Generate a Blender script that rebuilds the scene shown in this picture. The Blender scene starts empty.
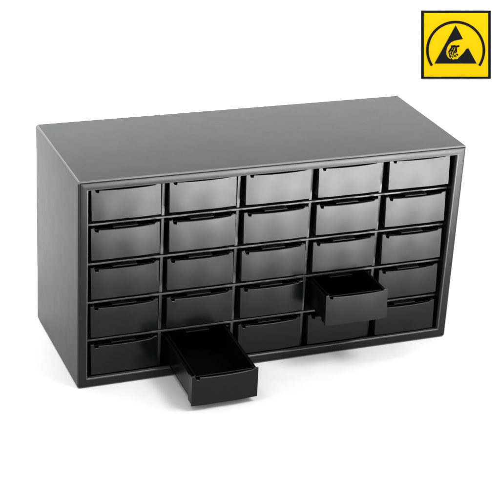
import bpy, bmesh, math, random
from mathutils import Vector
from mathutils.geometry import tessellate_polygon
random.seed(4)
sc = bpy.context.scene
COL = sc.collection
MM = 0.001

# ------------------------------------------------------------------ materials
def new_mat(name):
    m = bpy.data.materials.new(name); m.use_nodes = True
    nt = m.node_tree
    return m, nt, nt.nodes['Principled BSDF']

def coord(nt, scale=(1, 1, 1)):
    tc = nt.nodes.new('ShaderNodeTexCoord'); mp = nt.nodes.new('ShaderNodeMapping')
    mp.inputs['Scale'].default_value = scale
    nt.links.new(tc.outputs['Object'], mp.inputs['Vector'])
    return mp.outputs['Vector']

def noise(nt, vec, scale, detail=3, rough=0.5):
    n = nt.nodes.new('ShaderNodeTexNoise')
    n.inputs['Scale'].default_value = scale; n.inputs['Detail'].default_value = detail
    n.inputs['Roughness'].default_value = rough
    nt.links.new(vec, n.inputs['Vector'])
    return n.outputs['Fac']

def remap(nt, sock, a, b, lo=0.3, hi=0.7):
    r = nt.nodes.new('ShaderNodeMapRange')
    r.inputs['From Min'].default_value = lo; r.inputs['From Max'].default_value = hi
    r.inputs['To Min'].default_value = a; r.inputs['To Max'].default_value = b
    nt.links.new(sock, r.inputs['Value'])
    return r.outputs['Result']

def bump(nt, pairs):
    prev = None
    for sock, strength, dist in pairs:
        b = nt.nodes.new('ShaderNodeBump')
        b.inputs['Strength'].default_value = strength; b.inputs['Distance'].default_value = dist
        nt.links.new(sock, b.inputs['Height'])
        if prev: nt.links.new(prev, b.inputs['Normal'])
        prev = b.outputs['Normal']
    return prev

def ramp_color(nt, sock, c0, c1, p0=0.3, p1=0.7):
    r = nt.nodes.new('ShaderNodeValToRGB')
    r.color_ramp.elements[0].color = (*c0, 1); r.color_ramp.elements[0].position = p0
    r.color_ramp.elements[1].color = (*c1, 1); r.color_ramp.elements[1].position = p1
    nt.links.new(sock, r.inputs['Fac'])
    return r.outputs['Color']

def mat_paint(c0=(.009, .009, .0096), c1=(.012, .012, .0128), name='satin_charcoal_paint'):
    m, nt, b = new_mat(name)
    v = coord(nt)
    n1 = noise(nt, v, 12, 3); n2 = noise(nt, v, 900, 2)
    nt.links.new(ramp_color(nt, n1, c0, c1), b.inputs['Base Color'])
    nt.links.new(remap(nt, noise(nt, v, 70, 6, .65), .375, .405), b.inputs['Roughness'])
    b.inputs['IOR'].default_value = 1.34
    nt.links.new(bump(nt, [(n2, .16, .0002)]), b.inputs['Normal'])
    return m

def mat_plastic(name, base, ior, r0, r1, wav, bigscale=38):
    m, nt, b = new_mat(name)
    v = coord(nt)
    oi = nt.nodes.new('ShaderNodeObjectInfo')
    add = nt.nodes.new('ShaderNodeVectorMath'); add.operation = 'MULTIPLY_ADD'
    nt.links.new(oi.outputs['Random'], add.inputs[0]); add.inputs[1].default_value = (7, 5, 9)
    nt.links.new(v, add.inputs[2]); v = add.outputs[0]
    n1 = noise(nt, v, bigscale, 2, .45); n2 = noise(nt, v, 1400, 2); n3 = noise(nt, v, 45, 2, .5)
    b.inputs['Base Color'].default_value = (*base, 1)
    nt.links.new(remap(nt, n3, r0, r1, .1, .9), b.inputs['Roughness'])
    b.inputs['IOR'].default_value = ior
    nt.links.new(bump(nt, [(n1, wav, .004)]), b.inputs['Normal'])
    return m

def mat_flat(name, c, rough=.5):
    m, nt, b = new_mat(name)
    n = noise(nt, coord(nt), 60, 3)
    nt.links.new(ramp_color(nt, n, c, tuple(x * .97 for x in c)), b.inputs['Base Color'])
    b.inputs['Roughness'].default_value = rough
    b.inputs['Specular IOR Level'].default_value = .05
    return m

M_PAINT = mat_paint()
M_EDGE = mat_paint((.10, .10, .103), (.17, .17, .174), 'edge_highlight_paint')  # pale base stands in for the highlight on the shell folds
M_FRAME = mat_plastic('black_frame_plastic', (.003, .003, .003), 1.34, .20, .30, .06)
M_FACE = mat_plastic('glossy_black_drawer_front', (.0015, .0017, .0017), 1.31, .15, .23, .10, 27)
M_BODY = mat_plastic('black_drawer_plastic', (.002, .002, .002), 1.28, .26, .34, .1)
M_HOUSE = mat_plastic('black_housing_plastic', (.004, .004, .004), 1.55, .28, .38, .1)
M_SHELF = mat_plastic('black_separator_plastic', (.035, .035, .035), 1.6, .22, .34, .1)  # paler base; also paints highlights on frame arris and drawer rims
M_YELLOW = mat_flat('sign_yellow', (.47, .325, .0), .8)
M_SIGNBLACK = mat_flat('sign_black', (.004, .004, .005), .6)
M_PAPER = mat_flat('white_backdrop_paper', (.9, .9, .9), .9)

# ------------------------------------------------------------------ helpers
def link(name, bm, mat, parent=None, bev=0, segs=2, smooth=True):
    bmesh.ops.recalc_face_normals(bm, faces=bm.faces[:])
    me = bpy.data.meshes.new(name); bm.to_mesh(me); bm.free()
    me.materials.append(mat)
    o = bpy.data.objects.new(name, me); COL.objects.link(o)
    if parent: o.parent = parent
    if smooth:
        for p in me.polygons: p.use_smooth = True
    if bev:
        md = o.modifiers.new('bevel', 'BEVEL'); md.width = bev; md.segments = segs
        md.limit_method = 'ANGLE'; md.angle_limit = math.radians(40); md.harden_normals = True
    elif smooth:
        me.set_sharp_from_angle(angle=math.radians(35))
    return o

def box(bm, x0, x1, y0, y1, z0, z1):
    vs = [bm.verts.new((x * MM, y * MM, z * MM)) for z in (z0, z1) for y in (y0, y1) for x in (x0, x1)]
    for f in ((0, 1, 3, 2), (4, 6, 7, 5), (0, 4, 5, 1), (2, 3, 7, 6), (0, 2, 6, 4), (1, 5, 7, 3)):
        bm.faces.new([vs[i] for i in f])

def prism_xz(bm, pts, yf, yb):
    """outline in x,z (mm) extruded from front yf(x,z) to back yb(x,z)"""
    f = [bm.verts.new((x * MM, yf(x, z) * MM, z * MM)) for x, z in pts]
    b = [bm.verts.new((x * MM, yb(x, z) * MM, z * MM)) for x, z in pts]
    bm.faces.new(f); bm.faces.new(b[::-1])
    n = len(pts)
    for i in range(n):
        bm.faces.new([f[i], b[i], b[(i + 1) % n], f[(i + 1) % n]])

# ------------------------------------------------------------------ the cabinet
W, D, H = 306.0, 118.7, 165.1
LIP = 7.5
FOOT = 0.4
cab = bpy.data.objects.new('storage_cabinet', None); COL.objects.link(cab)
cab.empty_display_size = .05
cab['label'] = 'dark grey metal cabinet with five rows of small black drawers, two pulled out'
cab['category'] = 'storage cabinet'

def ring(bm, x0, x1, z0, z1, y, r, n):
    vs = []
    for cx, cz, a0 in ((x1 - r, z0 + r, -90), (x1 - r, z1 - r, 0), (x0 + r, z1 - r, 90), (x0 + r, z0 + r, 180)):
        for i in range(n + 1):
            a = math.radians(a0 + 90 * i / n)
            vs.append(bm.verts.new(((cx + r * math.cos(a)) * MM, y * MM, (cz + r * math.sin(a)) * MM)))
    return vs

def bridge(bm, a, b):
    n = len(a)
    for i in range(n):
        bm.faces.new([a[i], a[(i + 1) % n], b[(i + 1) % n], b[i]])

# outer sheet-metal shell, closed at the back, folded inwards round the front
bm = bmesh.new()
T = 1.2
R0 = 1.3
prof = []     # (inset, y) along the outside -> front fold -> inside of the lip -> back inside
for i in range(6):                                    # back edge rounding
    a = math.radians(90 - 90 * i / 5); prof.append((.6 * (1 - math.cos(a)) , D - .6 * (1 - math.sin(a))))
for i in range(8):                                    # front fold rounding
    a = math.radians(90 * i / 7); prof.append((R0 * (1 - math.cos(a)), .3 + R0 * (1 - math.sin(a))))
prof += [(T + .15, .3), (T + .15, D - 2.4)]
def rings_from(profile, bm, r_out, r_min):
    rs = []
    for inset, y in profile:
        rs.append(ring(bm, inset, W - inset, inset + FOOT, H - inset, y, max(r_out - inset, r_min), 5))
    return rs
rings = rings_from(prof, bm, 1.9, .6)
for a, b in zip(rings, rings[1:]): bridge(bm, a, b)
bm.faces.new(rings[0]); bm.faces.new(rings[-1])
shell = link('cabinet_shell', bm, M_PAINT, cab)
shell.data.materials.append(M_EDGE)                   # highlight painted in along the folded top and right edges
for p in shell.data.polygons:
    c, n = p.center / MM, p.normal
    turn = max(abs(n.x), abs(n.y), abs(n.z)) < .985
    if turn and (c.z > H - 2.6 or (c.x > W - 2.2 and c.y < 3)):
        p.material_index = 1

# dark front frame set into the folded edge
bm = bmesh.new()
fi = T + .18
prof = [(fi, 3.0), (fi, .75), (fi + .08, .38), (fi + .3, .1), (fi + .65, 0.0), (LIP - 1.0, 0.0)]
for i in range(1, 6):
    a = math.radians(90 * i / 5); prof.append((LIP - 1.0 + 1.0 * math.sin(a), 1.0 * (1 - math.cos(a))))
prof += [(LIP, 3.0)]
rings = rings_from(prof, bm, 2.4, .7)
for a, b in zip(rings, rings[1:] + rings[:1]): bridge(bm, a, b)
frame = link('front_frame', bm, M_FRAME, cab)
frame.data.materials.append(M_SHELF)                  # paler base paints a highlight along the inner arris
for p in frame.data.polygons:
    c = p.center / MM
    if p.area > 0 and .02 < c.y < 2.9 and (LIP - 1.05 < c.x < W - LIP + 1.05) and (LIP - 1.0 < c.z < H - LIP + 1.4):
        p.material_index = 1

# plastic housing: floor, ceiling, sides, back behind the folded lip
x0, x1, z0, z1 = LIP, W - LIP, 4.0, 159.0
HY = 10.0                                             # front edge of the partitions
NC, NR = 5, 5
cw = (x1 - x0) / NC; rh = (z1 - z0) / NR
bm = bmesh.new()
box(bm, x0 - 3, x0, 3.05, D - 4, z0 - 2, z1 + 3)
box(bm, x1, x1 + 3, 3.05, D - 4, z0 - 2, z1 + 3)
box(bm, x0, x1, 3.1, D - 4, z0 - 1.6, z0 + .6)
box(bm, x0, x1, 3.1, D - 4, z1 + .6, z1 + 2.8)
box(bm, x0, x1, D - 6, D - 4, z0 + .6, z1 + .6)
housing = link('drawer_housing', bm, M_HOUSE, cab, bev=.3 * MM)

for r in range(1, NR):                                # shelves between the rows
    z = z0 + r * rh
    bm = bmesh.new()
    box(bm, x0, x1, HY, D - 6.5, z - 1.9, z)
    link('separator_shelf', bm, M_SHELF, housing, bev=.55 * MM, segs=3)
    for c in range(NC):                               # small stop tab under each shelf
        xc = x0 + (c + .5) * cw
        bm = bmesh.new()
        box(bm, xc - 9.5, xc + 9.5, HY - 4.2, HY + 1.5, z - 3.2, z - 1.95)
        link('stop_tab', bm, M_BODY, housing, bev=.5 * MM)
for c in range(1, NC):                                # upright dividers, standing between the shelves
    x = x0 + c * cw + .6
    bm = bmesh.new()
    for r in range(NR):
        lo = z0 + r * rh + (.02 if r else .65); hi = z0 + (r + 1) * rh - (1.95 if r < NR - 1 else -.55)
        box(bm, x - 1.3, x + 1.3, HY + 1.0, D - 6.5, lo, hi)
    link('divider', bm, M_SHELF, housing, bev=.5 * MM)
for r in range(NR):                                   # side ledges that carry the drawer rims
    for c in range(NC):
        xa = x0 + c * cw + (1.9 if c else .02); xb = x0 + (c + 1) * cw - (.75 if c < NC - 1 else .02)
        zl = z0 + r * rh + 5.0 + 20.6
        for a, b in ((xa, xa + 2.2), (xb - 2.2, xb)):
            bm = bmesh.new(); box(bm, a, b, HY + 4, D - 7, zl - 1.5, zl)
            link('drawer_runner', bm, M_HOUSE, housing)

# ------------------------------------------------------------------ the drawers
DW, DH, DL = 51.6, 24.0, 98.0
def front_y(x, z):                                    # leaning, gently crowned front
    u = (x / DW - .5) * 2; v = z / DH * 2 - 1
    return 1.0 * v - .7 * (1 - u * u) * (1 - v * v * .12) + .17 * math.cos(2 * math.pi * (u + .1)) * (1 - v) / 2

def make_drawer():
    # body: open tray with thin walls, base, rims turned outwards
    bm = bmesh.new()
    i = 2.6; t = 1.3; zt = DH
    yb, ye = 3.6, DL
    box(bm, i, i + t, yb, ye - t, 1.3, zt - .4)
    box(bm, DW - i - t, DW - i, yb, ye - t, 1.3, zt - .4)
    box(bm, i + t + .01, DW - i - t - .01, yb, yb + t - .01, 1.3, zt - 1.75)
    box(bm, i, DW - i, ye - t + .01, ye, 1.3, zt)
    box(bm, i, DW - i, yb, ye, 0, 1.29)
    body = link('drawer', bm, M_BODY, cab, bev=.35 * MM)
    bm = bmesh.new()                                   # rims the drawer hangs by
    for a, b in ((.2, i - .02), (DW - i + .02, DW - .2)):
        box(bm, a, b, 2.6, ye, zt - 3.2, zt - 2.0)
    link('side_rim', bm, M_BODY, body, bev=.3 * MM)
    # front plate: grid with a notch in its top left, thick, joined by return edges to the tray
    bm = bmesh.new()
    KEY = [(0, 0), (2.4, 0), (3.0, -1.6), (3.6, -2.9), (5.6, -3.3), (6.0, -1.5), (10, -1.7), (20, -1.95), (30, -1.95), (40, -1.75), (45.5, -1.45), (47.6, -1.3), (48.4, -.3), (DW, 0)]
    xs = sorted(set([0, .5, 1.2] + [k[0] for k in KEY] + [8 + 2 * k for k in range(19)] + [46.5, 49.6, DW - .9]))
    zs = [DH * k / 14 for k in range(15)]
    def top(x):
        for (a, ya), (b, yb_) in zip(KEY, KEY[1:]):
            if a <= x <= b: return DH + ya + (yb_ - ya) * (x - a) / (b - a)
    fr, bk = {}, {}
    for a, x in enumerate(xs):
        for b_, z in enumerate(zs):
            zz = z if z < DH * .6 else DH * .6 + (z - DH * .6) / (DH * .4) * (top(x) - DH * .6)
            fr[a, b_] = bm.verts.new((x * MM, front_y(x, zz) * MM, zz * MM))
            bk[a, b_] = bm.verts.new((x * MM, (front_y(x, zz) + 1.3) * MM, zz * MM))
    nx, nz = len(xs), len(zs)
    for a in range(nx - 1):
        for b_ in range(nz - 1):
            bm.faces.new([fr[a, b_], fr[a + 1, b_], fr[a + 1, b_ + 1], fr[a, b_ + 1]])
            bm.faces.new([bk[a, b_], bk[a, b_ + 1], bk[a + 1, b_ + 1], bk[a + 1, b_]])
        bm.faces.new([fr[a, 0], bk[a, 0], bk[a + 1, 0], fr[a + 1, 0]])
        bm.faces.new([fr[a, nz - 1], fr[a + 1, nz - 1], bk[a + 1, nz - 1], bk[a, nz - 1]])
    for b_ in range(nz - 1):
        bm.faces.new([fr[0, b_], fr[0, b_ + 1], bk[0, b_ + 1], bk[0, b_]])
        bm.faces.new([fr[nx - 1, b_], bk[nx - 1, b_], bk[nx - 1, b_ + 1], fr[nx - 1, b_ + 1]])
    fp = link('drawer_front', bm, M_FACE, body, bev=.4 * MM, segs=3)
    fp.data.materials.append(M_SHELF)                  # highlight on the top rim, put in as a lighter colour
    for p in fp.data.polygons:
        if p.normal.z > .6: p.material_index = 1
    bm = bmesh.new()                                   # flanks and bottom joining plate and tray
    box(bm, .25, 1.5, 1.6, 7.5, .7, DH - .9)
    box(bm, DW - 1.5, DW - .25, 1.6, 7.5, .7, DH - 1.9)
    box(bm, 1.52, DW - 1.52, 1.2, 3.58, .1, 1.3)
    link('front_flange', bm, M_BODY, body, bev=.3 * MM)
    return body

def clone(o, parent):
    c = o.copy(); COL.objects.link(c); c.parent = parent
    for ch in o.children: clone(ch, c)
    return c

proto = make_drawer()
first = True
for r in range(NR):                                    # r = 0 is the top row
    for c in range(NC):
        d = proto if first else clone(proto, cab); first = False
        x = x0 + c * cw + 3.3 + random.uniform(-.35, .35)
        z = z0 + (NR - 1 - r) * rh + 5.0 + random.uniform(-.12, .12)
        y = 4.2 + random.uniform(-.6, .6)
        d.location = (x * MM, y * MM, z * MM)
        if (r, c) == (3, 3):
            d.location = (x * MM, -25.5 * MM, z * MM)
            d['label'] = 'drawer pulled partly out, fourth from the left in the second row from the bottom'
        elif (r, c) == (4, 1):
            d.location = (69.6 * MM, -53.5 * MM, 4.6 * MM)
            d.rotation_euler = (math.radians(3.4), 0, math.radians(.6))
            d['label'] = 'empty drawer pulled far out of the bottom row, over the white surface'
        else:
            d.rotation_euler = (0, 0, math.radians(random.uniform(-.45, .45)))

# ------------------------------------------------------------------ camera (solved from the photograph)
cam_d = bpy.data.cameras.new('camera'); cam = bpy.data.objects.new('camera', cam_d); COL.objects.link(cam)
F = 1550.6
cam.location = (-.27079, -.96620, .57575)
cam.rotation_euler = (1.128368, -.0575252, -.3857728)
cam_d.sensor_width = 36; cam_d.lens = F / 500 * 36
cam_d.shift_x = -(274.84 - 250) / 500; cam_d.shift_y = (272.17 - 250) / 500
cam_d.clip_start = .01; cam_d.clip_end = 100
sc.camera = cam
RC = cam.rotation_euler.to_matrix()
zc = RC.col[2]
DIST = 1.56                                            # distance of the sloping paper along the view axis
wall_p = cam.location - zc * DIST
hor = Vector((0, 0, 1)).cross(zc).normalized()         # level direction inside the paper's plane
upv = zc.cross(hor).normalized()

# ------------------------------------------------------------------ seamless white paper
bk2 = Vector((-zc.x, -zc.y, 0)).normalized()           # horizontal, away from camera
# where the sloping plane meets the floor
k = wall_p.z / upv.z
foot = wall_p - upv * k
path = []
ang = math.acos(upv.dot(bk2))
rad = .12
tl = rad * math.tan(ang / 2)
path.append(foot - bk2 * 3.2)
path.append(foot - bk2 * 1.5)
for i in range(25):
    a = ang * i / 24
    cpt = foot - bk2 * tl + Vector((0, 0, rad))
    path.append(cpt + bk2 * rad * math.sin(a) - Vector((0, 0, rad * math.cos(a))))
path.append(foot + upv * 1.0); path.append(foot + upv * 2.2)
bm = bmesh.new()
prev = None
for p in path:
    a = bm.verts.new(p - hor * 2.6); b = bm.verts.new(p + hor * 2.6)
    if prev: bm.faces.new([prev[0], prev[1], b, a])
    prev = (a, b)
o = link('backdrop', bm, M_PAPER)
o['kind'] = 'structure'

# ------------------------------------------------------------------ the warning sign, flat on the paper
def from_px(u, v, lift=0.0):
    """crop units (500 per 72 px) -> metres in the sign's own plane, origin at the sign's centre"""
    s = (DIST - .002) / F * 72 / 500
    return ((u - 250) * s, -(v - 242) * s, lift)
sign = bpy.data.objects.new('warning_sign', None); COL.objects.link(sign)
sign.empty_display_size = .03
cu, cv = 420 + 250 * .144, 9.6 + 242 * .144
dd = DIST - .002
sign.location = cam.location + RC @ Vector(((cu - 274.84) / F * dd, -(cv - 272.17) / F * dd, -dd))
sign.rotation_euler = cam.rotation_euler
sign['label'] = 'square yellow warning sign with black arc and triangle symbol on the white backdrop'
sign['category'] = 'warning sign'

def plate(name, pts, mat, z, th, bev=0):
    bm = bmesh.new()
    a = [bm.verts.new(from_px(u, v, z)) for u, v in pts]; b = [bm.verts.new(from_px(u, v, z + th)) for u, v in pts]
    for t3 in tessellate_polygon([[Vector((u, v, 0)) for u, v in pts]]):
        bm.faces.new([a[q] for q in t3]); bm.faces.new([b[q] for q in reversed(t3)])
    for i in range(len(a)):
        bm.faces.new([a[i], b[i], b[(i + 1) % len(a)], a[(i + 1) % len(a)]])
    return link(name, bm, mat, sign, smooth=False)
plate('border', [(8, 6), (492, 6), (492, 479), (8, 479)], M_SIGNBLACK, -.0018, .0018)
plate('yellow_panel', [(27, 24), (473, 24), (473, 466), (27, 466)], M_YELLOW, .0001, .0003)
cx_, cy_, ro, ri = 247, 283, 205, 187
arc = []
for i in range(65):
    a = math.radians(-33 + 246 * i / 64); arc.append((cx_ + ro * math.cos(a), cy_ - ro * math.sin(a)))
for i in range(65):
    a = math.radians(213 - 246 * i / 64); arc.append((cx_ + ri * math.cos(a), cy_ - ri * math.sin(a)))
plate('arc', arc, M_SIGNBLACK, .0006, .0002)
tri = [(247, 110), (298, 205), (268, 210), (240, 216), (218, 226), (200, 243), (188, 265), (182, 290), (184, 312), (192, 330),
       (204, 341), (213, 344), (217, 336), (224, 346), (236, 349), (241, 340), (249, 346), (262, 343), (268, 334), (280, 323), (300, 303), (318, 279), (317, 270), (324, 276), (334, 267),
       (393, 375), (100, 375)]
plate('triangle', tri, M_SIGNBLACK, .0006, .0002)
def stroke(bm, pts, w):
    for (ax, ay), (bx, by) in zip(pts, pts[1:]):
        d = Vector((bx - ax, by - ay)); d.normalize(); n = Vector((-d.y, d.x)) * w / 2; e = d * w * .4
        q = [(ax - e.x + n.x, ay - e.y + n.y), (bx + e.x + n.x, by + e.y + n.y), (bx + e.x - n.x, by + e.y - n.y), (ax - e.x - n.x, ay - e.y - n.y)]
        vs = [bm.verts.new(from_px(u, v, .0008)) for u, v in q]; ws = [bm.verts.new(from_px(u, v, .0006)) for u, v in q]
        bm.faces.new(vs); bm.faces.new(ws[::-1])
        for i in range(4): bm.faces.new([vs[i], ws[i], ws[(i + 1) % 4], vs[(i + 1) % 4]])
bm = bmesh.new()
for pts, w in (([(220, 256), (238, 254), (252, 258), (268, 254)], 13), ([(222, 262), (211, 280), (202, 292)], 12), ([(236, 264), (226, 284), (214, 306)], 9),
               ([(250, 266), (243, 286), (233, 304)], 9), ([(200, 298), (205, 314), (213, 326)], 8), ([(217, 300), (222, 316)], 7),
               ([(252, 272), (254, 290), (247, 300)], 8), ([(233, 312), (238, 326)], 7), ([(244, 318), (250, 328)], 7), ([(208, 282), (240, 290)], 6),
               ([(256, 311), (261, 316)], 10), ([(204, 322), (210, 334)], 6), ([(222, 324), (228, 333)], 6)):
    stroke(bm, pts, w)
link('hand_symbol', bm, M_SIGNBLACK, sign, smooth=False)

# ------------------------------------------------------------------ light: studio, with added unseen lamps
w = bpy.data.worlds.new('World'); sc.world = w; w.use_nodes = True
bg = w.node_tree.nodes['Background']; bg.inputs['Color'].default_value = (1, 1, 1, 1); bg.inputs['Strength'].default_value = 1.0

def area(name, loc, target, sx, sy, power, col=(1, 1, 1)):
    l = bpy.data.lights.new(name, 'AREA'); l.shape = 'RECTANGLE'; l.size = sx; l.size_y = sy; l.energy = power; l.color = col
    o = bpy.data.objects.new(name, l); COL.objects.link(o); o.location = loc
    o.rotation_euler = (Vector(target) - Vector(loc)).to_track_quat('-Z', 'Y').to_euler()
    return o
def spot(name, loc, target, power, angle, blend=1, size=.1):
    l = bpy.data.lights.new(name, 'SPOT'); l.energy = power; l.spot_size = math.radians(angle); l.spot_blend = blend; l.shadow_soft_size = size
    o = bpy.data.objects.new(name, l); COL.objects.link(o); o.location = loc
    o.rotation_euler = (Vector(target) - Vector(loc)).to_track_quat('-Z', 'Y').to_euler()
    return o
area('overhead_softbox', (.80, -.60, 1.5), (.15, .05, 0), .6, .55, 14)
area('added_rim_strip', (-.28, .60, .52), (.1, .05, .12), .55, .12, 2.0)  # unseen strip, added to make the left top edge shine
spot('added_floor_spot', (.54, -.75, 1.05), (.54, -.73, 0), 2000, 58, size=.2)  # unseen lamp, added so its floor pool grades the drawer front reflections
spot('added_backdrop_spot', (-.5, -.1, 1.6), (-.15, .95, .45), 125, 85, size=.2)  # unseen lamp, added so shell top and left side reflect brighter paper

sc.view_settings.view_transform = 'Standard'; sc.view_settings.look = 'None'
sc.view_settings.exposure = 0; sc.view_settings.gamma = 1
sc.render.film_transparent = False
sc.cycles.max_bounces = 6
